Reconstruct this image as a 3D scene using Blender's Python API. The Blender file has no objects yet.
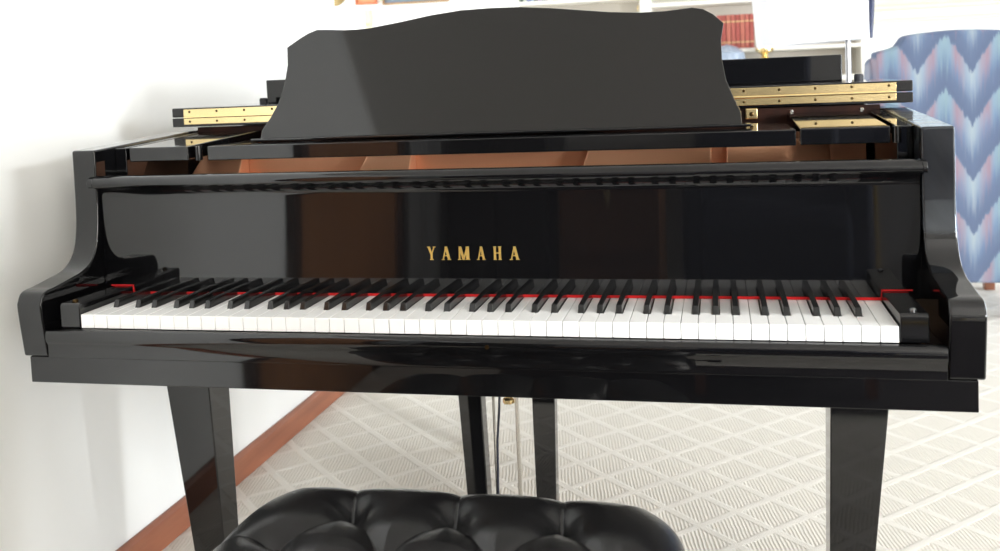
import bpy, bmesh, math, random
from mathutils import Vector, Matrix
random.seed(7)
C = bpy.context.scene.collection
PI = math.pi

# ------------------------------------------------------------------ materials
def mat(name, col=(.8,.8,.8), rough=.5, metal=0., spec=.5, coat=0.):
    m = bpy.data.materials.new(name); m.use_nodes = True
    b = m.node_tree.nodes['Principled BSDF']
    b.inputs['Base Color'].default_value = (*col, 1)
    b.inputs['Roughness'].default_value = rough
    b.inputs['Metallic'].default_value = metal
    b.inputs['Specular IOR Level'].default_value = spec
    b.inputs['Coat Weight'].default_value = coat
    return m

class NT:
    """tiny helper for node graphs"""
    def __init__(s, m): s.m = m; s.t = m.node_tree; s.b = s.t.nodes['Principled BSDF']
    def n(s, typ, **kw):
        x = s.t.nodes.new(typ)
        for k, v in kw.items(): setattr(x, k, v)
        return x
    def l(s, a, b): s.t.links.new(a, b)
    def math(s, op, a, b=None, c=None):
        x = s.n('ShaderNodeMath', operation=op)
        for i, v in enumerate((a, b, c)):
            if v is None: continue
            if isinstance(v, (int, float)): x.inputs[i].default_value = v
            else: s.l(v, x.inputs[i])
        return x.outputs[0]
    def pos(s):
        g = s.n('ShaderNodeNewGeometry'); x = s.n('ShaderNodeSeparateXYZ'); s.l(g.outputs['Position'], x.inputs[0])
        return x.outputs, g.outputs['Position']
    def noise(s, vec, scale=5, detail=2, sc=(1,1,1)):
        mp = s.n('ShaderNodeMapping'); mp.inputs['Scale'].default_value = sc; s.l(vec, mp.inputs[0])
        x = s.n('ShaderNodeTexNoise'); x.inputs['Scale'].default_value = scale; x.inputs['Detail'].default_value = detail
        s.l(mp.outputs[0], x.inputs['Vector']); return x.outputs['Fac']
    def ramp(s, fac, stops):
        r = s.n('ShaderNodeValToRGB'); e = r.color_ramp.elements
        while len(e) < len(stops): e.new(.5)
        for i, (p, c) in enumerate(stops): e[i].position = p; e[i].color = (*c, 1)
        s.l(fac, r.inputs[0]); return r.outputs[0]
    def bump(s, h, dist=.002, strength=1.):
        b = s.n('ShaderNodeBump'); b.inputs['Distance'].default_value = dist; b.inputs['Strength'].default_value = strength
        s.l(h, b.inputs['Height']); s.l(b.outputs[0], s.b.inputs['Normal'])

def lacquer():
    m = mat('black_lacquer', (.0035,.0035,.004), .035, spec=.55)
    t = NT(m); _, p = t.pos()
    f = t.noise(p, 9, 5, (1,1,.5))
    r = t.n('ShaderNodeMapRange'); t.l(f, r.inputs[0]); r.inputs[1].default_value = .35; r.inputs[2].default_value = .8
    r.inputs[3].default_value = .02; r.inputs[4].default_value = .07
    t.l(r.outputs[0], t.b.inputs['Roughness'])
    t.b.inputs['Coat Weight'].default_value = .04; t.b.inputs['Coat Roughness'].default_value = .3
    return m
LAC = lacquer()
def worn_haze_lacquer():  # scratches, plus a bluish window-glare haze put into the upper coat
    m = mat('worn_hazy_black_lacquer', (.0035,.0035,.004), .04, spec=.55); t = NT(m); xyz, p = t.pos()
    mp = t.n('ShaderNodeMapping'); mp.inputs['Rotation'].default_value = (0, .5, 0); t.l(p, mp.inputs[0])
    a = t.noise(mp.outputs[0], 26, 5, (1.,1.,.22)); b = t.noise(p, 7, 2)
    k = t.math('MULTIPLY', t.math('MULTIPLY', a, b), 2.2)
    z = t.n('ShaderNodeMapRange'); t.l(t.math('ADD', xyz['Z'], t.math('MULTIPLY', b, .03)), z.inputs[0]); z.inputs[1].default_value = .835; z.inputs[2].default_value = .845
    t.l(t.math('MULTIPLY', k, z.outputs[0]), t.b.inputs['Coat Weight'])
    t.b.inputs['Coat Roughness'].default_value = .42; t.b.inputs['Coat Tint'].default_value = (.6,.8,1,1); return m
WORN_HAZE = worn_haze_lacquer()
def satin():
    m = mat('black_satin_desk', (.005,.0048,.0045), .06, spec=.5); t = NT(m); _, p = t.pos()
    t.bump(t.noise(p, 500, 2), .00005, .2); return m
SATIN = satin()
KEYLAC = mat('key_block_lacquer', (.003,.003,.003), .08)
IVORY = mat('white_key_plastic', (.90,.90,.89), .16)
EBONY = mat('black_key_plastic', (.008,.008,.008), .13)
FELT = mat('red_felt', (.62,.01,.012), .95)
DARKW = mat('dark_inner_wood', (.015,.008,.006), .4)
def brassm(name, col, rough, sc=60):
    m = mat(name, col, rough, metal=1.); t = NT(m); _, p = t.pos()
    t.bump(t.noise(p, sc, 3, (1,.3,3)), .0003, .25); return m
BRASS = brassm('polished_brass', (.93,.73,.38), .22)
GOLD = mat('gold_leaf_letter', (.85,.60,.18), .35, metal=.85)
STEEL = mat('steel_rod', (.6,.58,.54), .25, metal=1.)
def bronze():
    m = mat('bronze_painted_iron', (.84,.43,.25), .32, metal=.4); t = NT(m); _, p = t.pos()
    t.bump(t.noise(p, 200, 3), .0006, .4); return m
BRONZE = bronze()
SCREW = mat('dark_screw', (.08,.05,.02), .35, metal=1.)
def leather():
    m = mat('black_leather', (.005,.0048,.0055), .27, spec=.45); t = NT(m); _, p = t.pos()
    v = t.n('ShaderNodeTexVoronoi'); v.inputs['Scale'].default_value = 420; t.l(p, v.inputs['Vector'])
    t.bump(v.outputs['Distance'], .0004, .35); return m
LEATHER = leather()
def plaster(name, col, rough=.7):
    m = mat(name, col, rough, spec=.3); t = NT(m); _, p = t.pos()
    t.bump(t.noise(p, 60, 3), .0008, .2); return m
WALL = plaster('white_wall_paint', (.86,.86,.835))
CEIL = plaster('ceiling_paint', (.62,.60,.57))
TAN = plaster('warm_grey_wall_paint', (.42,.40,.37))
SHELF = plaster('white_shelf_paint', (.84,.82,.76), .45)
def wood(name, a, b, sc=8, rough=.35, axis=(1,.12,1)):
    m = mat(name, a, rough); t = NT(m); _, p = t.pos()
    f = t.noise(p, sc, 6, tuple(6*x for x in axis))
    t.l(t.ramp(f, [(.3,a),(.7,b)]), t.b.inputs['Base Color']); return m
BASEW = wood('stained_baseboard_wood', (.21,.066,.032), (.34,.12,.06), 5)
DOORW = wood('brown_door_wood', (.26,.105,.040), (.34,.15,.060), 3, .45, (1,1,.12))
CHESTW = wood('brown_chest_wood', (.16,.07,.03), (.22,.10,.045), 3, .45, (.12,1,1))
LEGW = wood('chair_leg_wood', (.18,.06,.03), (.25,.09,.04), 5)

def carpet():
    m = mat('cream_carpet', (.6,.56,.47), .95, spec=.1); t = NT(m); xyz, p = t.pos()
    s2 = 1/math.sqrt(2); S = .1185
    nz = t.math('MULTIPLY', t.math('SUBTRACT', t.noise(p, 14, 2), .5), .012)
    u = t.math('ADD', t.math('MULTIPLY', t.math('ADD', xyz['X'], xyz['Y']), s2/S), -1.422/S)
    v = t.math('ADD', t.math('MULTIPLY', t.math('SUBTRACT', xyz['Y'], xyz['X']), s2/S), -.2256/S)
    u = t.math('ADD', u, nz); v = t.math('ADD', v, nz)
    def line(a):   # distance to nearest lattice line 0..0.5
        f = t.math('FRACT', t.math('ADD', a, .5)); return t.math('ABSOLUTE', t.math('SUBTRACT', f, .5))
    du, dv = line(u), line(v)
    d = t.math('MINIMUM', du, dv)
    band = t.n('ShaderNodeMapRange'); band.interpolation_type = 'SMOOTHSTEP'; t.l(d, band.inputs[0])
    band.inputs[1].default_value = .055; band.inputs[2].default_value = .12; band.inputs[3].default_value = 1; band.inputs[4].default_value = 0
    # ribs inside each cell, slightly wavering, alternating lean
    w = t.math('MULTIPLY', t.math('SINE', t.math('ADD', t.math('MULTIPLY', xyz['X'], 2*PI/.0090),
              t.math('ADD', t.math('MULTIPLY', xyz['Y'], 2*PI/.05), t.math('MULTIPLY', t.noise(p, 25, 2), 4.)))), .5)
    w = t.math('ADD', w, .5)
    loop = t.noise(p, 420, 2)
    inner = t.math('MULTIPLY', t.math('SUBTRACT', 1., band.outputs[0]), t.math('MULTIPLY', w, .5))
    h = t.math('ADD', t.math('MULTIPLY', band.outputs[0], 1.15), inner)
    h2 = t.math('ADD', h, t.math('MULTIPLY', loop, .6))
    t.bump(h2, .0030, .8)
    big = t.noise(p, 1.7, 2)
    cf = t.math('ADD', t.math('MULTIPLY', h, .45), t.math('MULTIPLY', big, .25))
    t.l(t.ramp(cf, [(.1,(.66,.63,.565)),(.7,(.74,.715,.66))]), t.b.inputs['Base Color'])
    return m
CARPET = carpet()

def flame():
    m = mat('flamestitch_fabric', (.3,.4,.6), .9, spec=.2); t = NT(m); xyz, p = t.pos()
    PX, PZ = .204, .222
    n0 = t.math('MULTIPLY', t.math('SUBTRACT', t.noise(p, 6, 2, (1,1,.5)), .5), .012)
    f = t.math('FRACT', t.math('DIVIDE', t.math('ADD', t.math('ADD', xyz['X'], n0), -2.002+.102), PX))
    tri = t.math('MULTIPLY', t.math('ABSOLUTE', t.math('SUBTRACT', f, .5)), 2.)      # 1 between points ... 0 at tips
    tri = t.math('SUBTRACT', 1., tri)                                               # 1 at tips, 0 at peaks
    tp = t.math('POWER', tri, 1.15)
    st = t.math('SUBTRACT', t.noise(p, 110, 3, (1,1,.05)), .5)                       # vertical stitch streaks
    ph = t.math('ADD', t.math('ADD', t.math('ADD', xyz['Z'], -1.003+.055), t.math('MULTIPLY', tp, .155)), t.math('MULTIPLY', st, .075))
    # the dark band ends at every multiple of PZ; distance below that edge:
    dn = t.math('SUBTRACT', 1., t.math('FRACT', t.math('DIVIDE', ph, PZ)))
    base = t.ramp(dn, [(0.,(.17,.24,.36)),(.05,(.24,.33,.46)),(.35,(.15,.22,.35)),(.62,(.125,.165,.265)),(.94,(.115,.15,.24)),(1.,(.15,.20,.30))])
    tint = t.ramp(tri, [(0.,(0.241,0.344,0.378)),(.22,(0.224,0.318,0.404)),(.42,(0.318,0.206,0.249)),(.60,(0.310,0.249,0.301)),(.80,(0.275,0.344,0.430)),(1.,(0.361,0.413,0.447))])
    k = t.math('ADD', dn, t.math('MULTIPLY', st, 1.5))
    mr = t.n('ShaderNodeMapRange'); mr.interpolation_type = 'SMOOTHSTEP'; t.l(k, mr.inputs[0])
    mr.inputs[1].default_value = .06; mr.inputs[2].default_value = .75; mr.inputs[3].default_value = .85; mr.inputs[4].default_value = 0
    mx = t.n('ShaderNodeMix', data_type='RGBA'); t.l(mr.outputs[0], mx.inputs[0]); t.l(base, mx.inputs[6]); t.l(tint, mx.inputs[7])
    t.l(mx.outputs[2], t.b.inputs['Base Color']); return m
FLAME = flame()
SHADE = mat('white_lamp_shade', (.88,.90,.95), .8)
SHADETRIM = mat('dark_blue_trim', (.02,.03,.08), .5)
GREY = mat('grey_metal', (.30,.30,.31), .3, metal=1.)
NAVY = mat('navy_upholstery', (.012,.018,.04), .8)
DRAPE = mat('grey_drape', (.28,.28,.27), .9)
BLACKC = mat('black_cabinet', (.006,.006,.006), .5)
PALE = mat('pale_grey_fabric', (.85,.84,.82), .9)
BLUECER = mat('pale_blue_ceramic', (.36,.44,.56), .3)
WINFR = mat('white_window_frame', (.8,.8,.8), .4)
def em(name, col, s):
    m = mat(name, (0,0,0)); b = m.node_tree.nodes['Principled BSDF']
    b.inputs['Emission Color'].default_value = (*col, 1); b.inputs['Emission Strength'].default_value = s; return m

# ------------------------------------------------------------------ mesh helpers
def bx(bm, x0, x1, y0, y1, z0, z1):
    v = [bm.verts.new(p) for p in ((x0,y0,z0),(x1,y0,z0),(x1,y1,z0),(x0,y1,z0),(x0,y0,z1),(x1,y0,z1),(x1,y1,z1),(x0,y1,z1))]
    for f in ((3,2,1,0),(4,5,6,7),(0,1,5,4),(1,2,6,5),(2,3,7,6),(3,0,4,7)): bm.faces.new([v[i] for i in f])
def box(*a):
    bm = bmesh.new(); bx(bm, *a); return bm
def hexa(bm, bot, top):
    """box from 4 bottom and 4 top points (counter-clockwise from above)"""
    v = [bm.verts.new(p) for p in list(bot)+list(top)]
    for f in ((3,2,1,0),(4,5,6,7),(0,1,5,4),(1,2,6,5),(2,3,7,6),(3,0,4,7)): bm.faces.new([v[i] for i in f])
def prism(pts, axis, a, b, bm=None):
    """polygon (list of 2D points) extruded along axis from a to b"""
    bm = bm or bmesh.new()
    def P(p, t): return {'x': (t, p[0], p[1]), 'y': (p[0], t, p[1]), 'z': (p[0], p[1], t)}[axis]
    A = [bm.verts.new(P(p, a)) for p in pts]; B = [bm.verts.new(P(p, b)) for p in pts]
    n = len(pts); bm.faces.new(A); bm.faces.new(B[::-1])
    for i in range(n): bm.faces.new([A[i], B[i], B[(i+1)%n], A[(i+1)%n]])
    return bm
def lathe(prof, n=32, cen=(0,0,0), M=None, bm=None):
    bm = bm or bmesh.new(); rings = []
    for r, z in prof:
        ring = []
        for i in range(n):
            a = 2*PI*i/n; p = Vector((max(r,1e-5)*math.cos(a), max(r,1e-5)*math.sin(a), z))
            if M: p = M @ p
            ring.append(bm.verts.new(p + Vector(cen)))
        rings.append(ring)
    for a, b in zip(rings, rings[1:]):
        for i in range(n): bm.faces.new([a[i], a[(i+1)%n], b[(i+1)%n], b[i]])
    bm.faces.new(rings[0][::-1]); bm.faces.new(rings[-1]); return bm
def tube(path, r, n=10, bm=None):
    bm = bm or bmesh.new(); path = [Vector(p) for p in path]; rings = []
    up = Vector((0.13,0.97,0.2)).normalized()
    for i, p in enumerate(path):
        d = (path[min(i+1,len(path)-1)] - path[max(i-1,0)]).normalized()
        s = d.cross(up).normalized() if abs(d.dot(up)) < .98 else d.cross(Vector((1,0,0))).normalized()
        t = d.cross(s)
        rr = r[i] if isinstance(r, (list, tuple)) else r
        rings.append([bm.verts.new(p + rr*(math.cos(2*PI*k/n)*s + math.sin(2*PI*k/n)*t)) for k in range(n)])
    for a, b in zip(rings, rings[1:]):
        for i in range(n): bm.faces.new([a[i], a[(i+1)%n], b[(i+1)%n], b[i]])
    bm.faces.new(rings[0][::-1]); bm.faces.new(rings[-1]); return bm
WL = {}
def obj(name, bm, m, parent=None, bevel=0, seg=2, smooth=False, sub=0, angle=30):
    bmesh.ops.recalc_face_normals(bm, faces=bm.faces)
    me = bpy.data.meshes.new(name); bm.to_mesh(me); bm.free(); me.materials.append(m)
    o = bpy.data.objects.new(name, me); C.objects.link(o)
    if parent is not None:
        o.parent = parent
        if parent.type == 'EMPTY': o.matrix_parent_inverse = Matrix.Translation(-parent.location)
    if smooth or bevel:
        for f in me.polygons: f.use_smooth = True
    if bevel:
        b = o.modifiers.new('bevel', 'BEVEL'); b.width = bevel; b.segments = seg; b.limit_method = 'ANGLE'; b.angle_limit = math.radians(angle)
        b.harden_normals = True
    if smooth and not bevel and not sub:
        try: me.set_sharp_from_angle(angle=math.radians(angle))
        except Exception: pass
    if sub:
        s = o.modifiers.new('sub', 'SUBSURF'); s.levels = sub; s.render_levels = sub
    return o
def thing(name, label, cat, loc, group=None):
    o = bpy.data.objects.new(name, None); C.objects.link(o); o.location = loc; o.empty_display_size = .1
    o['label'] = label; o['category'] = cat
    if group: o['group'] = group
    return o
def tag(o, label, cat, group=None):
    o['label'] = label; o['category'] = cat
    if group: o['group'] = group
    return o
def struct(name, bm, m, **k):
    o = obj(name, bm, m, **k); o['kind'] = 'structure'; return o
def lab(o, s): o['label'] = s; return o

# ------------------------------------------------------------------ room
XL, XR, YF, YB, ZC = -.31, 4.5, -3.6, 5.2, 2.48
struct('floor', box(-2.9, XR+.2, YF-.2, YB+.2, -.1, 0), CARPET)
struct('ceiling', box(-2.9, XR+.2, YF-.2, YB+.2, ZC, ZC+.1), CEIL)
struct('wall_left', box(XL-.12, XL, YF, 1.88, 0, ZC), WALL)
struct('wall_side', box(-2.72, XL-.12, 1.76, 1.88, 0, ZC), WALL)
W3 = (3.2, 4.6, .7, 2.1)  # opening for an unseen window, added to brighten the back-left room
bm = bmesh.new()
for a, b, c, d in ((1.76, W3[0], 0, ZC), (W3[1], YB+.12, 0, ZC), (W3[0], W3[1], 0, W3[2]), (W3[0], W3[1], W3[3], ZC)): bx(bm, -2.84, -2.72, a, b, c, d)
struct('wall_far_left', bm, WALL)
bm = bmesh.new()
for a, b, c, d in ((3.15,3.2,.65,2.15),(4.6,4.65,.65,2.15),(3.2,4.6,.65,.7),(3.2,4.6,2.1,2.15),(3.88,3.92,.7,2.1)): bx(bm, -2.76, -2.69, a, b, c, d)
struct('window_3', bm, WINFR)
struct('wall_back', box(-2.84, XR+.12, YB, YB+.12, 0, ZC), WALL)
struct('wall_front', box(XL-.12, XR+.12, YF-.12, YF, 0, ZC), TAN)
# right wall with two window openings
W1 = (-2.60, -1.70, .95, 1.95); W2 = (1.9, 3.7, .10, 2.0)
bm = bmesh.new()
x0, x1 = XR, XR+.12
for a, b, c, d in ((YF, W1[0], 0, ZC), (W1[1], W2[0], 0, ZC), (W2[1], YB, 0, ZC),
                   (W1[0], W1[1], 0, W1[2]), (W1[0], W1[1], W1[3], ZC), (W2[0], W2[1], 0, W2[2]), (W2[0], W2[1], W2[3], ZC)):
    bx(bm, x0, x1, a, b, c, d)
struct('wall_right', bm, TAN)
def window(i, w):
    bm = bmesh.new(); f = .05
    bx(bm, XR-.02, XR+.06, w[0]-f, w[0], w[2]-f, w[3]+f); bx(bm, XR-.02, XR+.06, w[1], w[1]+f, w[2]-f, w[3]+f)
    bx(bm, XR-.02, XR+.06, w[0], w[1], w[2]-f, w[2]); bx(bm, XR-.02, XR+.06, w[0], w[1], w[3], w[3]+f)
    bx(bm, XR+.02, XR+.05, w[0], w[1], (w[2]+w[3])/2-.02, (w[2]+w[3])/2+.02)
    bx(bm, XR+.02, XR+.05, (w[0]+w[1])/2-.015, (w[0]+w[1])/2+.015, w[2], w[3])
    struct('window_%d' % i, bm, WINFR)
window(1, W1); window(2, W2)
bm = prism([(-.31,0),(-.296,0),(-.296,.066),(-.302,.076),(-.31,.076)], 'y', -1.09, 1.88)
for v in bm.verts: pass
struct('baseboard_left', bm, BASEW, bevel=.002)
struct('baseboard_back', prism([(YB,0),(YB-.014,0),(YB-.014,.066),(YB-.008,.076),(YB,.076)], 'x', 1.95, XR), BASEW)
# door in the left wall, nearer than the piano (seen mirrored in the fallboard)
bm = box(-.31, -.285, -2.02, -1.14, 0, 2.05)
d = struct('door_1', bm, DOORW, bevel=.004)
bm = bmesh.new()
bx(bm, -.31, -.28, -1.14, -1.09, 0, 2.1); bx(bm, -.31, -.28, -2.10, -2.02, 0, 2.1); bx(bm, -.31, -.28, -2.02, -1.14, 2.05, 2.1)
struct('trim_1', bm, mat('dark_door_trim', (.05,.022,.012), .5))

# mouldings along the back wall on the right (mantel height)
bm = bmesh.new()
bx(bm, 1.90, 4.4, YB-.10, YB, 1.475, 1.52)
bx(bm, 1.90, 4.4, YB-.06, YB, 1.40, 1.43)
bx(bm, 1.90, 4.4, YB-.035, YB, 1.32, 1.345)
MANT = plaster('cream_mantel_paint', (.78,.72,.60), .5)
struct('trim_2', bm, MANT, bevel=.006)

# ------------------------------------------------------------------ grand piano
K = .0235
X0, X1 = -.1025, 1.3245          # outer faces of the case
IN0, IN1 = -.0573, 1.2793        # inner faces of the arms
piano = thing('grand_piano', 'black polished grand piano with its front lid folded back', 'piano', (.611, .5, 0))
def part(name, bm, m=LAC, **k): return obj(name, bm, m, piano, **k)

# arms (cheeks)
AR = [(-.0085,.653),(-.0175,.728),(-.0155,.744),(-.009,.7545),(.002,.7585),(.020,.760),(.058,.7655),(.085,.7695),(.105,.777),(.120,.789),
      (.130,.805),(.136,.826),(.140,.855),(.142,.90),(.1425,.972),(.30,.972),(.30,.653)]
def spline(P, n=4):
    out = []
    for i in range(len(P)-1):
        p0, p1, p2, p3 = (Vector(P[max(i-1,0)]), Vector(P[i]), Vector(P[i+1]), Vector(P[min(i+2,len(P)-1)]))
        for k in range(n):
            t = k/n; q = .5*((2*p1)+(-p0+p2)*t+(2*p0-5*p1+4*p2-p3)*t*t+(-p0+3*p1-3*p2+p3)*t**3); out.append((q.x,q.y))
    out.append(tuple(P[-1])); return out
AR = spline(AR[:15]) + [(.30,.979),(.478,.986),(.478,.653)]
for a, b in ((X0, IN0), (IN1, X1)):
    part('arm', prism(AR, 'x', a, b), LAC if a < 0 else WORN_HAZE, bevel=.0035, seg=3, angle=40)
# keybed
part('keybed', box(-.094, 1.316, -.006, .56, .6095, .652), bevel=.0015)
part('key_slip', prism([(.0,.652),(-.0095,.652),(-.0095,.672),(-.012,.676),(-.0145,.681),(-.0145,.689),(-.0125,.6945),(-.008,.6970),(-.0015,.6970),(.0,.695)], 'x', IN0+.0008, IN1-.0008), smooth=True, bevel=.0008, angle=50)
o = lathe([(.0032,-.0005),(.0032,.0005)], 16, (.668,-.0146,.685), Matrix.Rotation(PI/2,4,'X')); part('keyhole', o, SCREW)
# dark bottom of the key frame between arms
part('key_frame', box(IN0+.001, IN1-.001, .003, .30, .653, .690), DARKW)

# keys: 52 white, 36 black
letters = 'AB' + 'CDEFGAB'*7 + 'C'
OFF = {'A': .004, 'C': -.003, 'D': .003, 'F': -.0042, 'G': 0.}
blacks = []
for i, c in enumerate(letters[:-1]):
    if c in OFF: blacks.append((i+1)*K + OFF[c])
KL, YBK = .152, .0508
gap = .00045; hw = .0052
for i in range(52):
    a, b = i*K+gap, (i+1)*K-gap
    left = [x for x in blacks if abs(x-i*K) < .008]; right = [x for x in blacks if abs(x-(i+1)*K) < .008]
    la = left[0]+hw+.0006 if left else a; rb = right[0]-hw-.0006 if right else b
    yn = YBK-.0012
    pts = [(a,0),(b,0)]
    if right: pts += [(b,yn),(rb,yn)]
    pts += [(rb,KL),(la,KL)]
    if left: pts += [(la,yn),(a,yn)]
    bm = prism(pts, 'z', .698, .720)
    part('white_key', bm, IVORY, bevel=.0009, seg=2)
for x in blacks:
    h = .0120; w0, w1 = .0050, .0041
    yb, yt = YBK, YBK+.0058
    bm = bmesh.new()
    hexa(bm, [(x-w0,yb,.7155),(x+w0,yb,.7155),(x+w0,KL,.7155),(x-w0,KL,.7155)],
             [(x-w1,yt,.720+h-.001),(x+w1,yt,.720+h-.001),(x+w1,KL,.720+h),(x-w1,KL,.720+h)])
    part('black_key', bm, EBONY, bevel=.0013, seg=3)
# red felt along the foot of the fallboard, stepping over the key blocks
bm = bmesh.new()
bx(bm, -.003, 1.225, .1445, .1475, .7206, .7243)
bx(bm, -.0435, -.0005, .1445, .1475, .7345, .7362); bx(bm, 1.2225, 1.2655, .1445, .1475, .7345, .7362)
hexa(bm, [(-.0015,.1445,.7225),(.0005,.1445,.7225),(.0005,.1475,.7225),(-.0015,.1475,.7225)], [(-.0035,.1445,.7362),(-.0015,.1445,.7362),(-.0015,.1475,.7362),(-.0035,.1475,.7362)])
hexa(bm, [(1.2215,.1445,.7225),(1.2235,.1445,.7225),(1.2235,.1475,.7225),(1.2215,.1475,.7225)], [(1.2235,.1445,.7362),(1.2255,.1445,.7362),(1.2255,.1475,.7362),(1.2235,.1475,.7362)])
part('felt_strip', bm, FELT)
# key blocks
for s, (a, b) in enumerate(((-.0372,-.0012),(1.2232,1.2592))):
    kb = part('key_block', prism([(.0,.698),(.0,.7335),(.0035,.737),(.146,.7340),(.146,.698)], 'x', a, b), bevel=.002, seg=3)
    cx = (a+b)/2
    obj('knob', lathe([(.0045,0),(.0045,.003),(.003,.0045),(.0,.005)], 16, (cx-.002 if s == 0 else cx+.001, .018, .7358)), SCREW if s == 0 else GREY, kb, smooth=True)
# fallboard with rounded rail
FB = [(.1470,.7225),(.1498,.888),(.1490,.895),(.1435,.901),(.138,.9045),(.1325,.9065),(.129,.9095),(.1278,.914),
      (.1288,.919),(.1325,.9235),(.138,.9262),(.146,.927),(.165,.925),(.172,.920),(.172,.7225)]
fb = part('fallboard', prism(FB, 'x', IN0+.0008, IN1-.0008), smooth=True, bevel=.0006, angle=60)
# rail tips reaching over the arm edges
RT = [(.1405,.9065),(.1325,.9070),(.129,.9095),(.1278,.914),(.1288,.919),(.1325,.9235),(.1405,.926)]
for a, b in ((IN0-.010, IN0+.0008), (IN1-.0008, IN1+.006)):
    obj('rail_tip', prism(RT, 'x', a, b), LAC, fb, bevel=.001)
# gold lettering on the fallboard
def letter_polys(ch, w, h):
    """strokes of a slender roman capital as polygons in a w by h box; thick and thin strokes"""
    T, t = w*.30, w*.15
    q = []
    def stroke(ax, ay, bx_, by, wd): q.append([(ax-wd/2,ay),(ax+wd/2,ay),(bx_+wd/2,by),(bx_-wd/2,by)])
    def serif(x, y, s=.30): q.append([(x-w*s/2,y),(x+w*s/2,y),(x+w*s/2,y+h*.055),(x-w*s/2,y+h*.055)])
    if ch == 'Y':
        stroke(w*.5, 0, w*.5, h*.48, T*.9); stroke(w*.5, h*.40, w*.14, h, T); stroke(w*.5, h*.40, w*.87, h, t)
        serif(w*.14,h*.945,.4); serif(w*.87,h*.945,.36); serif(w*.5,0,.5)
    if ch == 'A':
        stroke(w*.85, 0, w*.5, h, T); stroke(w*.13, 0, w*.5, h, t); q.append([(w*.24,h*.28),(w*.78,h*.28),(w*.76,h*.36),(w*.26,h*.36)])
        serif(w*.13,0,.36); serif(w*.86,0,.42)
    if ch == 'M':
        stroke(w*.10, 0, w*.13, h, t); stroke(w*.88, 0, w*.86, h, T); stroke(w*.5, 0, w*.16, h, T*.8); stroke(w*.5, 0, w*.84, h, t)
        serif(w*.10,0,.34); serif(w*.88,0,.42)
    if ch == 'H':
        stroke(w*.17, 0, w*.17, h, T); stroke(w*.83, 0, w*.83, h, T); q.append([(w*.17,h*.47),(w*.83,h*.47),(w*.83,h*.55),(w*.17,h*.55)])
        for xx in (.17,.83): serif(w*xx,0,.42); serif(w*xx,h*.945,.42)
    return q
lx = [(.5355,.0128,'Y'),(.5592,.0140,'A'),(.5866,.0176,'M'),(.6176,.0130,'A'),(.6446,.0124,'H'),(.6712,.0145,'A')]
for x, w, ch in lx:
    bm = bmesh.new()
    for k, poly in enumerate(letter_polys(ch, w, .0215)):
        prism([(x+px, .7795+pz) for px, pz in poly], 'y', .1472-.00004*k, .1488, bm)
    obj('letter', bm, GOLD, fb)

# rim: the bent case, as a band with its own thickness
def outline(off):
    """half-open plan outline of the case, offset inwards; from front left round the tail to front right"""
    P = [(X0,.4785),(X0,.6),(X0,1.0),(X0,1.30)]
    ctrl = []
    for k in range(0, 9):    # left tail corner
        a = PI - k/8*PI*.5; ctrl.append((X0+.22+.22*math.cos(a), 1.36+.20*math.sin(a)))
    P += ctrl
    for k in range(1, 13):   # tail to the bent side, S curve
        s = k/12; P.append((X0+.22 + s*.36, 1.56 - .04*s - .14*s*s))
    xa, ya = P[-1]
    for k in range(1, 15):
        s = k/14; e = s*s*(3-2*s)
        P.append((xa+(X1-xa)*(.25*s+.75*(1-(1-s)**1.8)), ya+(.74-ya)*(s**1.5)))
    P += [(X1,.60),(X1,.53),(X1,.4785)]
    out = []
    for i, p in enumerate(P):
        a = Vector(P[max(i-1,0)]); b = Vector(P[min(i+1,len(P)-1)]); d = (b-a).normalized(); nrm = Vector((d.y, -d.x))
        q = Vector(p) + nrm*off; out.append((q.x, q.y))
    return out
def band(o1, o2, z0, z1):
    bm = bmesh.new(); n = len(o1)
    vs = [[bm.verts.new((x,y,z)) for x, y in o] for o in (o1,o2) for z in (z0,z1)]
    a0,a1,b0,b1 = vs
    for i in range(n-1):
        bm.faces.new([a0[i],a0[i+1],a1[i+1],a1[i]]); bm.faces.new([b0[i],b1[i],b1[i+1],b0[i+1]])
        bm.faces.new([a1[i],a1[i+1],b1[i+1],b1[i]]); bm.faces.new([a0[i],b0[i],b0[i+1],a0[i+1]])
    for i in (0,n-1): bm.faces.new([a0[i],a1[i],b1[i],b0[i]])
    return bm
part('rim', band(outline(0), outline(.0452), .653, .986), bevel=.002, angle=50)
# soundboard and iron plate
sb = outline(.046)
part('soundboard', prism([(IN0+.001,.30)]+sb+[(IN1-.001,.30)][:0], 'z', .80, .812), wood('spruce_soundboard', (.5,.3,.14), (.62,.4,.2), 6))
bm = prism([(x, max(y,.30)) for x, y in outline(.05)], 'z', .842, .852)
plate = part('iron_plate', bm, BRONZE)
part('pin_block', box(IN0+.03, IN1-.03, .20, .47, .80, .868), BRONZE, bevel=.003)
# cast web with raised struts, seen through the slot under the desk shelf
bm = bmesh.new(); bx(bm, IN0+.03, IN1-.03, .455, .468, .852, .950)
wb = part('plate_web', bm, BRONZE, bevel=.002)
for a, b, s in ((-.045,.072,.028),(.310,.425,.028),(.745,.985,.022),(1.008,1.185,.004)):
    bm = bmesh.new()
    hexa(bm, [(a,.385,.868),(b,.385,.868),(b,.454,.868),(a,.454,.868)], [(a+s,.432,.9385),(b,.432,.9385),(b,.454,.9385),(a+s,.454,.9385)])
    obj('plate_strut', bm, BRONZE, wb, bevel=.003)
# tuning pins (steel, tiny)
bm = bmesh.new()
for r_ in range(3):
    for k in range(70):
        x = -.02 + k*.0182 + r_*.005
        lathe([(.0034,0),(.0034,.022),(.0026,.028)], 6, (x, .25+r_*.03, .868), None, bm)
tp = part('tuning_pins', bm, STEEL); tp['kind'] = 'stuff'

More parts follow.
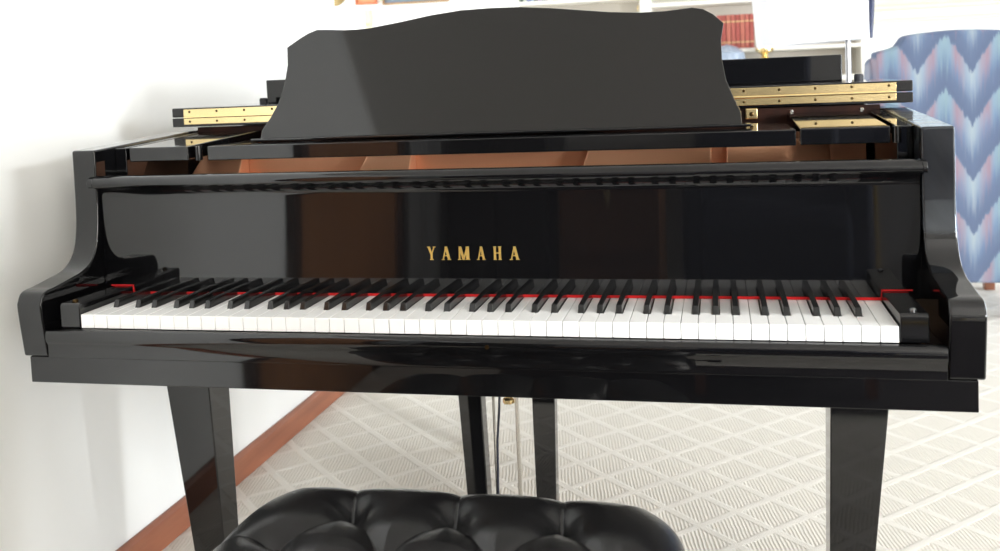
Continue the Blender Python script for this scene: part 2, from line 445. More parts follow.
# side blocks and the sliding shelf of the music desk
for a, b in ((-.022,.094),(1.118,1.246)):
    part('desk_side_block', prism([(.190,.9465),(.190,.9715),(.470,.9835),(.470,.9585)], 'x', a, b), bevel=.002, seg=3)
for x in (.1105, 1.256):
    part('block_end', lathe([(.0065,.9465),(.0065,.971)], 24, (x,.197,0)), smooth=True)
part('desk_shelf', prism([(.196,.9455),(.196,.9700),(.40,.9705),(.40,.9460)], 'x', .1275, 1.1125), bevel=.0015)
for a, b in ((IN0+.0005, -.0345), (1.2565, IN1-.0005)):
    part('arm_liner', prism([(.20,.86),(.20,.971),(.47,.983),(.47,.86)], 'x', a, b), bevel=.0015)
# music desk
D = [(.1815,.9745),(.182,.991),(.194,1.0122),(.2055,1.039),(.2112,1.072),(.2110,1.109),(.2040,1.1425),(.2290,1.1596),(.2440,1.168),(.2605,1.1738),(.288,1.1722),(.3176,1.1702),(.343,1.1702),
     (.3672,1.1715),(.4253,1.1796),(.4825,1.1890),(.5395,1.1952),(.5963,1.1962),(.6525,1.1947),(.708,1.1895),(.7627,1.1826),(.8164,1.1758),(.8691,1.1718),(.9125,1.1719),(.9588,1.1755),
     (.9774,1.1717),(.9941,1.1618),(1.0115,1.145),(1.0062,1.1159),(1.0069,1.0818),(1.0124,1.048),(1.0243,1.018),(1.035,.995),(1.0355,.9745)]
# quadrilateral smoothing kept; tilt back about the bottom edge
TH = math.radians(27)
bm = bmesh.new()
def tiltp(x, z, off): 
    dz = z-.9745
    return (x, .290 + dz*math.tan(TH) + off, z)
A = [bm.verts.new(tiltp(x, z, 0)) for x, z in D]; B = [bm.verts.new(tiltp(x, z, .016)) for x, z in D]
bm.faces.new(A); bm.faces.new(B[::-1])
for i in range(len(D)): bm.faces.new([A[i], B[i], B[(i+1)%len(D)], A[(i+1)%len(D)]])
md = part('music_desk', bm, SATIN, bevel=.0018, seg=2)
obj('desk_ledge', box(.172, 1.050, .270, .312, .9722, .9765), LAC, md, bevel=.0015)

# lid (lies shut) and its front flap folded back on top of it
LX0, LX1 = -.1095, 1.3315
def lid_outline():
    P = [(x, y) for x, y in outline(-.012)]
    P = [(LX0,.478)] + [p for p in P if p[1] > .60] + [(LX1,.62),(LX1,.478)]
    return P
part('lid', prism(lid_outline(), 'z', .9945, .0+1.0125), bevel=.002)
part('front_flap', box(LX0, LX1, .478, .775, 1.0145, 1.0335), bevel=.002)
fr = part('flap_front_board', box(-.024, 1.246, .742, .758, 1.0335, 1.0865), bevel=.0015)
for x in (-.012, 1.272): part('bumper', lathe([(.009,0),(.009,.010),(.007,.0125)], 16, (x,.70,1.0335)), mat('grey_rubber', (.02,.02,.025), .6), smooth=True)
# long brass hinge on the front edge of lid and flap
bm = bmesh.new(); HX0, HX1 = -.0815, 1.3035
bx(bm, HX0, HX1, .4755, .4785, .9990, 1.0125); bx(bm, HX0, HX1, .4755, .4785, 1.0150, 1.0305)
kn = tube([(HX0,.4755,1.0138),(HX1,.4755,1.0138)], .0024, 10, bm)
hg = part('lid_hinge', bm, BRASS, bevel=.0006)
x = -.0680
while x < HX1-.005:
    for z in (1.0052, 1.0255):
        obj('screw', lathe([(.0025,-.0006),(.0025,.0004),(.0013,.0008)], 10, (x,.4753,z), Matrix.Rotation(PI/2,4,'X')), SCREW, hg)
    x += .0618
# brass catch under the lid at the right and dark cross rail behind the pins
bm = box(1.046, 1.068, .476, .482, .9735, .9935)
ct = part('brass_catch', bm, BRASS, bevel=.002)
obj('screw', lathe([(.004,-.0006),(.004,.001),(.002,.002)], 12, (1.057,.4752,.983), Matrix.Rotation(PI/2,4,'X')), SCREW, ct)
RBW = wood('red_brown_inner_wood', (.010,.004,.003), (.028,.009,.005), 6, .5)
RBW.node_tree.nodes['Principled BSDF'].inputs['Specular IOR Level'].default_value = .12
cr = part('cross_rail', box(IN0+.002, IN1-.002, .483, .50, .9410, .9925), RBW)

for x in (1.127, 1.247):
    obj('screw', lathe([(.0035,-.0006),(.0035,.001),(.002,.002)], 12, (x,.4825,.985), Matrix.Rotation(PI/2,4,'X')), STEEL, cr)
# legs
def leg(cx0, cx1, bx0, bx1, y0, y1):
    bm = bmesh.new(); t = .612; zb = .055
    # tapered square post, brass ferrule and caster below
    hexa(bm, [(bx0,y0+.018,zb),(bx1,y0+.018,zb),(bx1,y1-.012,zb),(bx0,y1-.012,zb)], [(cx0,y0,t),(cx1,y0,t),(cx1,y1,t),(cx0,y1,t)])
    lg = part('leg', bm, bevel=.0025)
    mx, my = (bx0+bx1)/2, (y0+y1)/2
    obj('ferrule', lathe([(.020,.040),(.022,.056),(.022,.06)], 20, (mx,my,0)), BRASS, lg, smooth=True)
    obj('caster', lathe([(.006,-.010),(.020,-.010),(.020,.010),(.006,.010)], 20, (mx,my,.0205), Matrix.Rotation(PI/2,4,'Y')), BRASS, lg, smooth=True)
lo_t, lo_b, li_t, li_b = .6475, .596, .5520, .5415
leg(.611-lo_t, .611-li_t, .611-lo_b, .611-li_b, .263, .343)
leg(.611+li_t, .611+lo_t, .611+li_b, .611+lo_b, .263, .343)
bm = bmesh.new()
hexa(bm, [(.272,1.29,.055),(.302,1.29,.055),(.302,1.33,.055),(.272,1.33,.055)], [(.258,1.27,.80),(.310,1.27,.80),(.310,1.35,.80),(.258,1.35,.80)])
lgb = part('leg', bm, bevel=.002)
obj('caster', lathe([(.006,-.010),(.020,-.010),(.020,.010),(.006,.010)], 20, (.287,1.31,.0205), Matrix.Rotation(PI/2,4,'Y')), BRASS, lgb, smooth=True)
# pedal lyre: two posts, top block, pedal box, rods, pedals
part('lyre_block', box(.485,.705,.36,.46,.575,.612), bevel=.003)
bm = bmesh.new(); hexa(bm, [(.520,.40,.10),(.556,.40,.10),(.556,.435,.10),(.520,.435,.10)], [(.4975,.40,.576),(.5450,.40,.576),(.5450,.435,.576),(.4975,.435,.576)])
part('lyre_post', bm, bevel=.002)
bm = bmesh.new(); hexa(bm, [(.647,.40,.10),(.680,.40,.10),(.680,.43,.10),(.647,.43,.10)], [(.6445,.40,.576),(.6905,.40,.576),(.6905,.43,.576),(.6445,.43,.576)])
part('lyre_post', bm, bevel=.002)
part('pedal_box', box(.505,.70,.375,.46,.045,.10), bevel=.004)
for k, x in enumerate((.564,.6095)):
    part('pedal_rod', tube([(x,.43,.10),(x,.43,.60)], .0028 if k == 0 else .0042), STEEL, smooth=True)
for x in (.555,.605,.655):
    part('pedal', prism([(x-.011,.375),(x+.011,.375),(x+.014,.30),(x+.010,.285),(x-.010,.285),(x-.014,.30)], 'z', .055, .063), BRASS, bevel=.003)
part('rod_nut', lathe([(.006,0),(.0115,.001),(.0115,.009),(.007,.012),(.007,.02)], 6, (.5935,.43,.448)), BRASS, bevel=.0008)
part('rod', tube([(.5935,.43,.465),(.5935,.43,.58)], .0025), STEEL, smooth=True)
part('cable', tube([(.583,.415,.60),(.582,.415,.50),(.578,.415,.44),(.572,.415,.38),(.5695,.415,.30),(.568,.415,.12)], .0024), mat('dark_blue_cable', (.008,.010,.02), .5), smooth=True)

PL = {'lid_hinge':'long polished brass hinge','felt_strip':'red felt strip','white_key':'white key','black_key':'black key','iron_plate':'bronze painted plate','plate_web':'bronze web seen through the slot',
      'pin_block':'bronze coloured pin block','brass_catch':'small square brass catch','pedal_rod':'thin steel rod','rod_nut':'brass nut','cable':'thin dark cable','pedal':'brass pedal','soundboard':'pale wood soundboard','letter':'gold letter','caster':'brass caster','ferrule':'brass ferrule'}
for o in list(C.objects):
    r_ = o
    while r_.parent: r_ = r_.parent
    if r_ == piano and o != piano:
        b_ = o.name.split('.')[0]
        if b_ in PL: o['label'] = PL[b_]
# ------------------------------------------------------------------ tufted bench
bench = thing('piano_bench', 'black leather button-tufted piano bench in front of the keyboard', 'bench', (.652, -.262, 0))
BX, BY, HX, HY = .652, -.262, .297, .185
btn = []
for j, y in enumerate((-.166, -.250, -.334)):
    for x in ((.512,.652,.792) if j % 2 == 0 else (.442,.582,.722,.862)): btn.append((x, y))
segs = []
for i, a in enumerate(btn):
    for b in btn[i+1:]:
        if abs(abs(a[0]-b[0])-.07) < .01 and abs(abs(a[1]-b[1])-.084) < .01: segs.append((a, b))
for x, y in btn:
    if abs(y+.166) < .001: segs.append(((x,y),(x-.028 if x<.6 else x-.014 if x<.7 else x-.012,-.06)))
    if abs(y+.334) < .001: segs.append(((x,y),(x,-.46)))
for y in (-.250,): segs += [((.442,y),(.34,y)),((.862,y),(.97,y))]
for a, c in (((.512,-.182),(.442,-.262)),): pass
def dseg(px, py, s):
    (ax,ay),(bx_,by) = s; vx, vy = bx_-ax, by-ay; L = vx*vx+vy*vy
    t = max(0, min(1, ((px-ax)*vx+(py-ay)*vy)/L)); return math.hypot(px-ax-t*vx, py-ay-t*vy)
bm = bmesh.new(); NX, NY = 260, 165
def bench_h(x, y, e):
    d = min(dseg(x, y, s) for s in segs)
    db = min(math.hypot(x-bx_, y-by) for bx_, by in btn)
    puff = .016*(1-math.exp(-(d/.024)**1.0)) 
    ex = max(abs(x-BX)/HX, abs(y-BY)/HY); fade = 1-.80*max(0,min(1,(ex-.62)/.3))
    return .517 - .004*fade*math.exp(-(d/.0055)**1.2) - (.016-puff)*fade*.9 - .022*math.exp(-(db/.022)**1.5)*1.0 
rows = []
for j in range(NY+1):
    row = []
    for i in range(NX+1):
        u, v = 2*i/NX-1, 2*j/NY-1
        # map the square to a rounded rectangle
        n = 5.0
        m_ = max(abs(u), abs(v)); r_ = (abs(u)**n+abs(v)**n)**(1/n) if m_ > 0 else 1
        s = (m_/r_) if r_ > 0 else 1
        s = 1 + (s-1)*m_**2
        x, y = u*s, v*s
        e = m_                               # 0 centre .. 1 edge
        X, Y = BX+HX*x, BY+HY*y
        # gentle bulge of the outline between seams
        row.append((X, Y, e, u, v))
    rows.append(row)
vv = []
for row in rows:
    r2 = []
    for X, Y, e, u, v in row:
        dist = (1-e)*min(HX,HY)*1.0
        h = bench_h(X, Y, e)
        R_ = .050
        if dist < R_:
            q = 1-dist/R_; h -= .050*(1-math.sqrt(max(0,1-q*q)))
        r2.append(bm.verts.new((X, Y, h)))
    vv.append(r2)
for j in range(NY):
    for i in range(NX): bm.faces.new([vv[j][i], vv[j][i+1], vv[j+1][i+1], vv[j+1][i]])
# skirt of the cushion
edge = [vv[0][i] for i in range(NX+1)] + [vv[j][NX] for j in range(1,NY+1)] + [vv[NY][i] for i in range(NX-1,-1,-1)] + [vv[j][0] for j in range(NY-1,0,-1)]
prev = edge
for dz, sc in ((-.020,1.004),(-.050,1.0),(-.052,.985)):
    cur = [bm.verts.new((BX+(v.co.x-BX)*sc, BY+(v.co.y-BY)*sc, min(.474,v.co.z)+dz+.01)) for v in edge]
    for i in range(len(edge)):
        k = (i+1) % len(edge); bm.faces.new([prev[i], prev[k], cur[k], cur[i]])
    prev = cur
bm.faces.new(prev)
cu = obj('seat_cushion', bm, LEATHER, bench, smooth=True, angle=80)
for x, y in btn:
    obj('button', lathe([(.0085,0),(.0085,.003),(.006,.0055),(.0,.0065)], 16, (x,y,bench_h(x,y,0)-.0005)), LEATHER, cu, smooth=True)
obj('seat_frame', box(BX-HX+.012, BX+HX-.012, BY-HY+.012, BY+HY-.012, .36, .431), LAC, bench, bevel=.004)
for sx in (-1,1):
    for sy in (-1,1):
        x, y = BX+sx*(HX-.05), BY+sy*(HY-.05)
        bm = bmesh.new(); hexa(bm, [(x-.016,y-.016,0),(x+.016,y-.016,0),(x+.016,y+.016,0),(x-.016,y+.016,0)], [(x-.026,y-.026,.36),(x+.026,y-.026,.36),(x+.026,y+.026,.36),(x-.026,y+.026,.36)])
        obj('leg', bm, LAC, bench, bevel=.003)
    obj('height_knob', lathe([(.008,0),(.008,.03),(.028,.032),(.028,.05),(.02,.055)], 20, (BX+sx*(HX-.012),BY,.39), Matrix.Rotation(sx*PI/2,4,'Y')), LAC, bench, smooth=True)

# ------------------------------------------------------------------ wing chair behind on the right
ch = thing('wing_chair', 'wing chair in blue and pink flame-stitch fabric, seen from behind', 'armchair', (1.95, 3.2, 0))
hf = [(1.668,.15),(1.650,.60),(1.640,.95),(1.637,1.05),(1.636,1.103),(1.640,1.112),(1.66,1.118),(1.700,1.126),(1.722,1.134),(1.735,1.150),(1.748,1.170),(1.765,1.178),(1.80,1.182),(1.88,1.188)]
out = hf + [(1.95,1.190)] + [(3.90-x, z) for x, z in hf[::-1]]
obj('backrest', prism(out, 'y', 2.90, 3.04), FLAME, ch, bevel=.018, seg=4, angle=50)
for s in (-1, 1):
    wpts = [(2.99,.50),(2.99,1.06),(3.02,1.085),(3.08,1.09),(3.14,1.08),(3.20,.98),(3.22,.80),(3.24,.62),(3.24,.50)]
    xa = 1.95+s*.29
    obj('wing', prism(wpts, 'x', xa-.035, xa+.035), FLAME, ch, bevel=.02, seg=4, angle=50)
    obj('armrest', prism([(2.95,.15),(2.95,.56),(3.00,.62),(3.45,.62),(3.52,.58),(3.54,.50),(3.52,.15)], 'x', xa-.045, xa+.045), FLAME, ch, bevel=.03, seg=4, angle=50)
obj('seat', box(1.67,2.23,3.03,3.55,.20,.40), FLAME, ch, bevel=.02)
obj('seat_cushion', box(1.675,2.225,3.05,3.57,.40,.50), FLAME, ch, bevel=.03, seg=4)
for x in (1.68,2.20):
    for y in (2.95,3.47):
        obj('leg', prism([(x-.022,y-.022),(x+.022,y-.022),(x+.022,y+.022),(x-.022,y+.022)], 'z', 0, .15), LEGW, ch, bevel=.003)

# ------------------------------------------------------------------ floor lamp behind the lid
lamp = thing('floor_lamp', 'grey pole floor lamp with a large tilted white shade behind the piano lid', 'lamp', (1.416, 2.0, 0))
TL = Matrix.Translation((1.309, 2.0, 1.141)) @ Matrix.Rotation(math.radians(-2.2), 4, 'Y')
bm = bmesh.new(); n = 48; r0, r1, H = .181, .190, .30
rg = []
for (r, z) in ((r0,0),(r1,H),(r1-.004,H),(r0-.004,0)):
    rg.append([bm.verts.new(TL @ Vector((r*math.cos(2*PI*i/n), r*math.sin(2*PI*i/n), z))) for i in range(n)])
for k in range(4):
    a, b = rg[k], rg[(k+1)%4]
    for i in range(n): bm.faces.new([a[i], a[(i+1)%n], b[(i+1)%n], b[i]])
sh = obj('lamp_shade', bm, SHADE, lamp, smooth=True)
bm = bmesh.new()
prev = None
for k in range(13):
    z = k/12*H; w = .0015+.009*math.sin(PI*k/12)
    r = r0+(r1-r0)*k/12+.0015
    a = [bm.verts.new(TL @ Vector((r*math.cos(t), r*math.sin(t), z))) for t in (-.45, -.30, 0)]
    bb = [bm.verts.new(TL @ Vector(((r+w)*math.cos(t), (r+w)*math.sin(t), z))) for t in (-.45,-.30,0)]
    if prev:
        pa, pb = prev
        for i in range(2):
            bm.faces.new([pa[i],pa[i+1],a[i+1],a[i]]); bm.faces.new([pb[i],bb[i],bb[i+1],pb[i+1]])
        bm.faces.new([pa[0],a[0],bb[0],pb[0]]); bm.faces.new([pa[2],pb[2],bb[2],a[2]])
    else:
        for i in range(2): bm.faces.new([a[i],a[i+1],bb[i+1],bb[i]])
    prev = (a, bb)
for i in range(2): bm.faces.new([prev[0][i],prev[1][i],prev[1][i+1],prev[0][i+1]])
obj('shade_trim', bm, SHADETRIM, sh)
obj('pole', tube([(1.416,2.0,.02),(1.416,2.0,1.20),(1.41,2.0,1.25),(1.38,2.0,1.27),(1.293,2.0,1.27)], .0085, 12), GREY, lamp, smooth=True)
obj('base', lathe([(.13,0),(.13,.012),(.05,.022),(.012,.03)], 32, (1.416,2.0,0)), GREY, lamp, smooth=True)
obj('socket', lathe([(.008,0),(.014,.01),(.014,.05),(.01,.07)], 16, (1.293,2.0,1.20)), BRASS, lamp, smooth=True)

# ------------------------------------------------------------------ built-in bookcase along the back wall
bc = thing('bookcase', 'white built-in bookcase on the wall behind the piano', 'bookcase', (.55, 5.0, 0))
def bpart(n, *a): return obj(n, box(*a), SHELF, bc, bevel=.003)
BK0, BK1 = -.30, 1.88
bpart('base_cabinet', BK0, BK1, 4.72, 5.195, 0, .98)
bpart('countertop', BK0, BK1+.01, 4.70, 5.195, .98, 1.01)
for x in (BK0, .525, 1.86): bpart('upright', x, x+.04 if x != .525 else .60, 4.93, 5.195, 1.01, 2.40)
bpart('shelf', BK0+.04, .525, 4.93, 5.195, 1.545, 1.572)
bpart('shelf', BK0+.04, .525, 4.93, 5.195, 1.24, 1.262)
bpart('shelf', .60, 1.86, 4.93, 5.195, 1.175, 1.199)
bpart('shelf', .60, 1.86, 4.93, 5.195, 1.485, 1.512)
bpart('crown', BK0, 1.90, 4.90, 5.195, 2.40, 2.50)
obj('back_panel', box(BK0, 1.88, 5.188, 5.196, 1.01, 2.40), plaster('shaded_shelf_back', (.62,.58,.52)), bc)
obj('hook', tube([(.515,4.925,1.495),(.515,4.905,1.500),(.515,4.90,1.485),(.515,4.905,1.47)], .004), BRASS, bc, smooth=True)
def book(x, w, y, z, h, d, m, label, group, lean=0):
    cover = bmesh.new(); bx(cover, x, x+w, y, y+.004, z, z+h); bx(cover, x, x+.003, y, y+d, z, z+h); bx(cover, x+w-.003, x+w, y, y+d, z, z+h)
    r = thing('book', label, 'book', (x+w/2, y+d/2, z), group)
    obj('cover', cover, m, r, bevel=.001)
    obj('pages', box(x+.003, x+w-.003, y+.004, y+d-.003, z+.002, z+h-.003), PAGES, r)
    return r
PAGES = mat('book_pages', (.8,.75,.62), .9)
reds = [mat('red_book_%d' % i, c, .5) for i, c in enumerate([(.42,.10,.075),(.36,.07,.055),(.46,.13,.09)])]
ords = ['leftmost','second from the left','third from the left','fourth from the left','fifth from the left','sixth from the left','seventh from the left','rightmost']
x = 1.005
for i in range(8):
    w = .027
    b = book(x, w, 4.945, 1.200, .212, .16, reds[i%3], 'dark red book, %s in the red set right of the music desk' % ords[i], 'red books on the lower shelf')
    for z in (.035,.165): obj('band', box(x+.001, x+w-.001, 4.9435, 4.946, 1.200+z, 1.200+z+.008), mat('gilt', (.6,.42,.2), .4) if not bpy.data.materials.get('gilt') else bpy.data.materials['gilt'], b)
    x += w+.0015
cols = [('dark green',(.05,.13,.09)),('white',(.7,.7,.66)),('blue',(.10,.16,.42)),('pale blue',(.35,.45,.65)),('black',(.03,.03,.04)),('lilac',(.35,.20,.45)),('navy',(.04,.05,.16)),('purple',(.28,.10,.34)),('white',(.72,.70,.66)),('brick red',(.4,.12,.08)),('brown',(.22,.12,.06))]
x = -.209
seen = {}
for i, (cn, c) in enumerate(cols):
    w = .016 + .006*((i*7)%3)
    nb = cols[i-1][0] if i else 'bookcase upright'
    pre = 'book on upper shelf'
    lbl = ('%s ' % cn) + pre + (', right of the %s one' % cols[i-1][0] if i else ', leftmost of the row')
    book(x-.045, w, 4.95, 1.573, .19+.012*((i*5)%4), .15, mat('book_cover_%d' % i, c, .5), lbl, 'mixed books on the upper shelf')
    x += w+.002
# books lying flat, pale
for k in range(2):
    o = tag(obj('book', box(.05, .27, 4.95, 5.10, 1.573+k*.026, 1.598+k*.026), mat('flat_book_%d' % k, ((.45,.38,.22),(.6,.55,.42))[k], .6), bevel=.002),
        ('olive book lying flat on the upper shelf, bottom of two', 'cream book lying flat on the upper shelf, on top of two')[k], 'book', 'flat books on the upper shelf')

# picture, small ornaments on the left part of the back wall
def frame_pic(name, x0, x1, z0, z1, y, fm, pm, label, cat):
    t = thing(name, label, cat, ((x0+x1)/2, y, z0)); f = .012
    bm = bmesh.new(); bx(bm, x0, x1, y-.03, y, z0, z0+f); bx(bm, x0, x1, y-.03, y, z1-f, z1); bx(bm, x0, x0+f, y-.03, y, z0+f, z1-f); bx(bm, x1-f, x1, y-.03, y, z0+f, z1-f)
    obj('frame', bm, fm, t, bevel=.002); obj('picture', box(x0+f, x1-f, y-.012, y-.004, z0+f, z1-f), pm, t); return t

frame_pic('framed_picture', -1.29, -.81, 1.626, 2.02, 5.195, wood('picture_frame_wood', (.30,.17,.07), (.42,.25,.11), 8), mat('grey_blue_print', (.16,.20,.26), .5), 'brown-framed grey picture at the top edge above the left of the music desk', 'picture')
frame_pic('framed_picture', -1.495, -1.335, 1.638, 1.86, 5.195, mat('orange_frame', (.55,.14,.05), .5), mat('orange_print', (.6,.25,.12), .5), 'small orange-red picture at the top edge left of the brown-framed one', 'picture')
wp = tag(obj('wall_plate', lathe([(.095,0),(.095,.006),(.07,.012),(.03,.008),(.0,.008)], 32, (-1.66,5.195,1.735), Matrix.Rotation(PI/2,4,'X')), mat('dull_gold', (.30,.22,.10), .35, metal=.8), smooth=True), 'round dull gold plate on the back wall at the top edge', 'plate')
sc_ = thing('wall_sconce', 'pale brass candle sconce on the back wall below the orange picture', 'sconce', (-1.41, 5.195, 1.48))
PB = mat('pale_brass', (.80,.74,.45), .35, metal=.5)
obj('back_plate', box(-1.432,-1.388,5.183,5.195,1.47,1.60), PB, sc_, bevel=.004)
obj('candle_arm', tube([(-1.41,5.185,1.50),(-1.41,5.14,1.485),(-1.41,5.12,1.51),(-1.41,5.12,1.53)], .006), PB, sc_, smooth=True)
obj('candle', lathe([(.010,0),(.010,.08),(.003,.084)], 12, (-1.41,5.12,1.53)), mat('wax', (.8,.76,.6), .5), sc_, smooth=True)

# brass candlestick and pale blue bowl on the countertop
cs = thing('candlestick', 'brass candlestick on the white cabinet behind the lid, left of the lamp pole', 'candlestick', (1.285, 4.82, 1.01))
obj('base', lathe([(.055,0),(.055,.008),(.03,.016),(.014,.03)], 28, (1.285,4.82,1.011)), BRASS, cs, smooth=True)
obj('stem', lathe([(.012,.03),(.012,.10),(.03,.12),(.014,.135),(.030,.150),(.052,.160),(.056,.175),(.052,.195),(.035,.20),(.025,.22)], 28, (1.285,4.82,1.011)), BRASS, cs, smooth=True)
bw = tag(obj('ceramic_jar', lathe([(.05,0),(.09,.03),(.115,.10),(.105,.16),(.06,.195),(.03,.205),(.0,.215)], 32, (1.06,4.82,1.011)), BLUECER, smooth=True),
    'rounded pale blue jar on the white cabinet below the red books', 'jar')

# ------------------------------------------------------------------ things behind the camera, mirrored in the lacquer or added to shade and darken
dr = thing('dresser', 'brown wooden dresser behind the viewer, mirrored in the fallboard', 'dresser', (.51, -2.75, 0))
obj('body', box(.30,.74,-3.0,-2.5,.06,.56), CHESTW, dr, bevel=.004)
for k in range(3):
    d_ = obj('drawer', box(.32,.72,-2.5,-2.488,.09+k*.155,.225+k*.155), CHESTW, dr, bevel=.003)
    obj('knob', lathe([(.012,0),(.008,.01),(.013,.02)], 12, (.52,-2.487,.157+k*.155), Matrix.Rotation(-PI/2,4,'X')), BRASS, d_, smooth=True)
for x in (.32,.70):
    for y in (-2.98,-2.53): obj('foot', box(x,x+.03,y,y+.03,.013,.06), CHESTW, dr)
tag(obj('tray', box(.36,.68,-2.78,-2.53,.561,.585), BLACKC, bevel=.006), 'black tray lying on the brown dresser top', 'tray')
ca = thing('tall_cabinet', 'tall black cabinet behind the viewer beside the grey drape', 'cabinet', (.0, -2.85, 0))
obj('body', box(-.24,.24,-3.1,-2.6,.013,1.9), BLACKC, ca, bevel=.005)
for a,b in ((-.23,-.005),(.005,.23)): obj('door', box(a,b,-2.6,-2.585,.05,1.85), BLACKC, ca, bevel=.003)
# drape against the left wall
pts = []
N = 40
bm = bmesh.new(); P1 = []; P2 = []
for k in range(N+1):
    y = -2.58 + k/N*.46; x = -.275 + .014*math.sin(k*1.3)
    P1.append((x, y)); P2.append((x-.004, y))
vsA = [[bm.verts.new((x,y,z)) for x,y in P1] for z in (.02,2.3)]; vsB = [[bm.verts.new((x,y,z)) for x,y in P2] for z in (.02,2.3)]
for k in range(N):
    bm.faces.new([vsA[0][k],vsA[0][k+1],vsA[1][k+1],vsA[1][k]]); bm.faces.new([vsB[0][k],vsB[1][k],vsB[1][k+1],vsB[0][k+1]])
    bm.faces.new([vsA[1][k],vsA[1][k+1],vsB[1][k+1],vsB[1][k]]); bm.faces.new([vsA[0][k],vsB[0][k],vsB[0][k+1],vsA[0][k+1]])
for k in (0,N): bm.faces.new([vsA[0][k],vsA[1][k],vsB[1][k],vsB[0][k]])
tag(obj('drape', bm, DRAPE, smooth=True), 'grey drape hanging on the left wall past the brown door', 'curtain')
ac = thing('armchair', 'dark navy high-back armchair straight behind the viewer', 'armchair', (1.18, -2.1, 0))  # added in place of the viewer's dark mirror image; also blocks light
obj('backrest', box(.90,1.46,-2.40,-2.26,.15,1.15), NAVY, ac, bevel=.04, seg=4)
obj('seat', box(.92,1.44,-2.27,-1.80,.15,.44), NAVY, ac, bevel=.03, seg=3)
for a in (.86,1.42): obj('armrest', box(a,a+.09,-2.30,-1.82,.12,.62), NAVY, ac, bevel=.03, seg=3)
for x in (.90,1.43):
    for y in (-2.36,-1.87): obj('leg', box(x,x+.035,y,y+.035,.013,.15), LEGW, ac)
a2 = thing('shade_chair', 'navy high-back chair added out of frame to shade the lower left wall', 'chair', (2.0, -.86, 0))  # unseen, added to block window light from the lower left wall
obj('backrest', box(1.79,1.85,-1.12,-.60,.42,1.24), NAVY, a2, bevel=.02, seg=4)
obj('seat', box(1.80,2.22,-1.13,-.59,.40,.48), NAVY, a2, bevel=.02, seg=3)
for x in (1.80,2.18):
    for y in (-1.12,-.64): obj('leg', box(x,x+.035,y,y+.035,.013 if y < -.92 else .0005,.40), LEGW, a2)
added_rug = tag(obj('added_rug', box(.2,3.6,-3.3,-.92,.001,.012), mat('dark_rug', (.018,.012,.014), .95), bevel=.004), 'dark floor cover added behind the viewer to darken the lacquer reflections', 'added_rug')  # unseen dark cover, added so keybed and legs mirror a darker floor
sb2 = thing('added_sideboard', 'low dark navy cabinet added behind the viewer to keep the right-hand reflections dark', 'added_sideboard', (1.8, -3.35, 0))  # unseen, added so the right arm and fallboard mirror something dark
obj('body', box(1.04,2.46,-3.55,-3.15,.08,.80), NAVY, sb2, bevel=.004)
for k in range(3):
    dd = obj('door', box(1.06+k*.465,1.51+k*.465,-3.15,-3.132,.10,.78), NAVY, sb2, bevel=.003)
for x in (1.08,2.38):
    for y in (-3.5,-3.2): obj('foot', box(x,x+.04,y,y+.04,.013,.08), NAVY, sb2)
ot = thing('storage_ottoman', 'pale grey upholstered ottoman behind the viewer on the right', 'ottoman', (1.75, -2.75, 0))
obj('body', box(1.42,2.02,-2.95,-2.45,.03,.40), PALE, ot, bevel=.02, seg=3)
obj('cushion', box(1.42,2.02,-2.95,-2.45,.40,.45), PALE, ot, bevel=.02, seg=3)
for x in (1.45,1.96):
    for y in (-2.97,-2.56): obj('foot', box(x,x+.03,y,y+.03,.013,.03), LEGW, ot)

frame_pic('framed_picture', 1.60, 1.84, .10, .36, -2.41, GOLD, mat('picture_print', (.35,.34,.32), .6), 'gold-framed picture leaning on the pale ottoman behind the viewer', 'picture')
# ------------------------------------------------------------------ light
def area(name, loc, size, size_y, power, col, rot):
    l = bpy.data.lights.new(name, 'AREA'); l.shape = 'RECTANGLE'; l.size = size; l.size_y = size_y; l.energy = power; l.color = col
    o = bpy.data.objects.new(name, l); C.objects.link(o); o.location = loc; o.rotation_euler = rot; return o
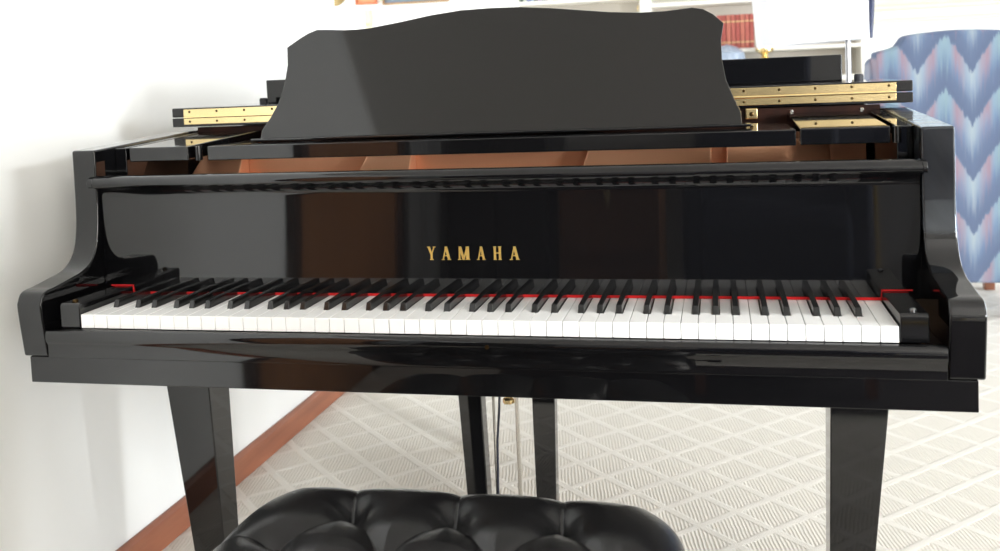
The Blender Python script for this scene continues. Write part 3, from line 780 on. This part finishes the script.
# daylight in the two windows of the right wall, plus an added fill light before the solid wall behind the viewer
area('window_or_fill_light', (XR+.09, -2.15, 1.45), 1.0, .9, 280, (.93,.97,1.), (0, PI/2, 0))
area('window_or_fill_light', (XR+.09, 2.8, 1.05), 1.9, 1.8, 78, (.88,.93,1.), (0, PI/2, 0))
area('window_or_fill_light', (3.2, YF+.03, 1.50), 1.3, 1.7, 76, (1.,.97,.92), (PI/2, 0, 0))  # added to light the key fronts; this wall has no window
area('window_or_fill_light', (-2.79, 3.9, 1.4), 1.4, 1.4, 50, (.95,.97,1.), (0, -PI/2, 0))  # light of the added window, brightens the back-left wall
w = bpy.data.worlds.new('world'); bpy.context.scene.world = w; w.use_nodes = True
w.node_tree.nodes['Background'].inputs[0].default_value = (.7,.85,1,1); w.node_tree.nodes['Background'].inputs[1].default_value = 1.

# ------------------------------------------------------------------ camera
yaw, pit, rol, F, PYY = .2244, -.0643, -.0424, 962.02, 142.11
cy, sy, cp, sp = math.cos(yaw), math.sin(yaw), math.cos(pit), math.sin(pit)
f = Vector((-sy*cp, cy*cp, sp)); r0 = Vector((cy, sy, 0)); u0 = r0.cross(f)
r = math.cos(rol)*r0 + math.sin(rol)*u0; u = -math.sin(rol)*r0 + math.cos(rol)*u0
cd = bpy.data.cameras.new('camera'); cam = bpy.data.objects.new('camera', cd); C.objects.link(cam)
M = Matrix((r, u, -f)).transposed().to_4x4(); M.translation = Vector((.9985, -1.3236, 1.0638)); cam.matrix_world = M
cd.sensor_width = 36; cd.lens = F/1000*36; cd.shift_y = -(275.5-PYY)/1000; cd.clip_start = .05
cd.dof.use_dof = True; cd.dof.focus_distance = 1.55; cd.dof.aperture_fstop = 6.3
S = bpy.context.scene; S.camera = cam
S.view_settings.view_transform = 'Standard'; S.view_settings.look = 'None'; S.view_settings.gamma = 1; S.view_settings.exposure = 0.62
S.view_settings.use_curve_mapping = False
try: S.cycles.use_denoising = True
except Exception: pass
S.cycles.max_bounces = 10; S.cycles.diffuse_bounces = 6; S.cycles.glossy_bounces = 6
S.cycles.sample_clamp_indirect = 8
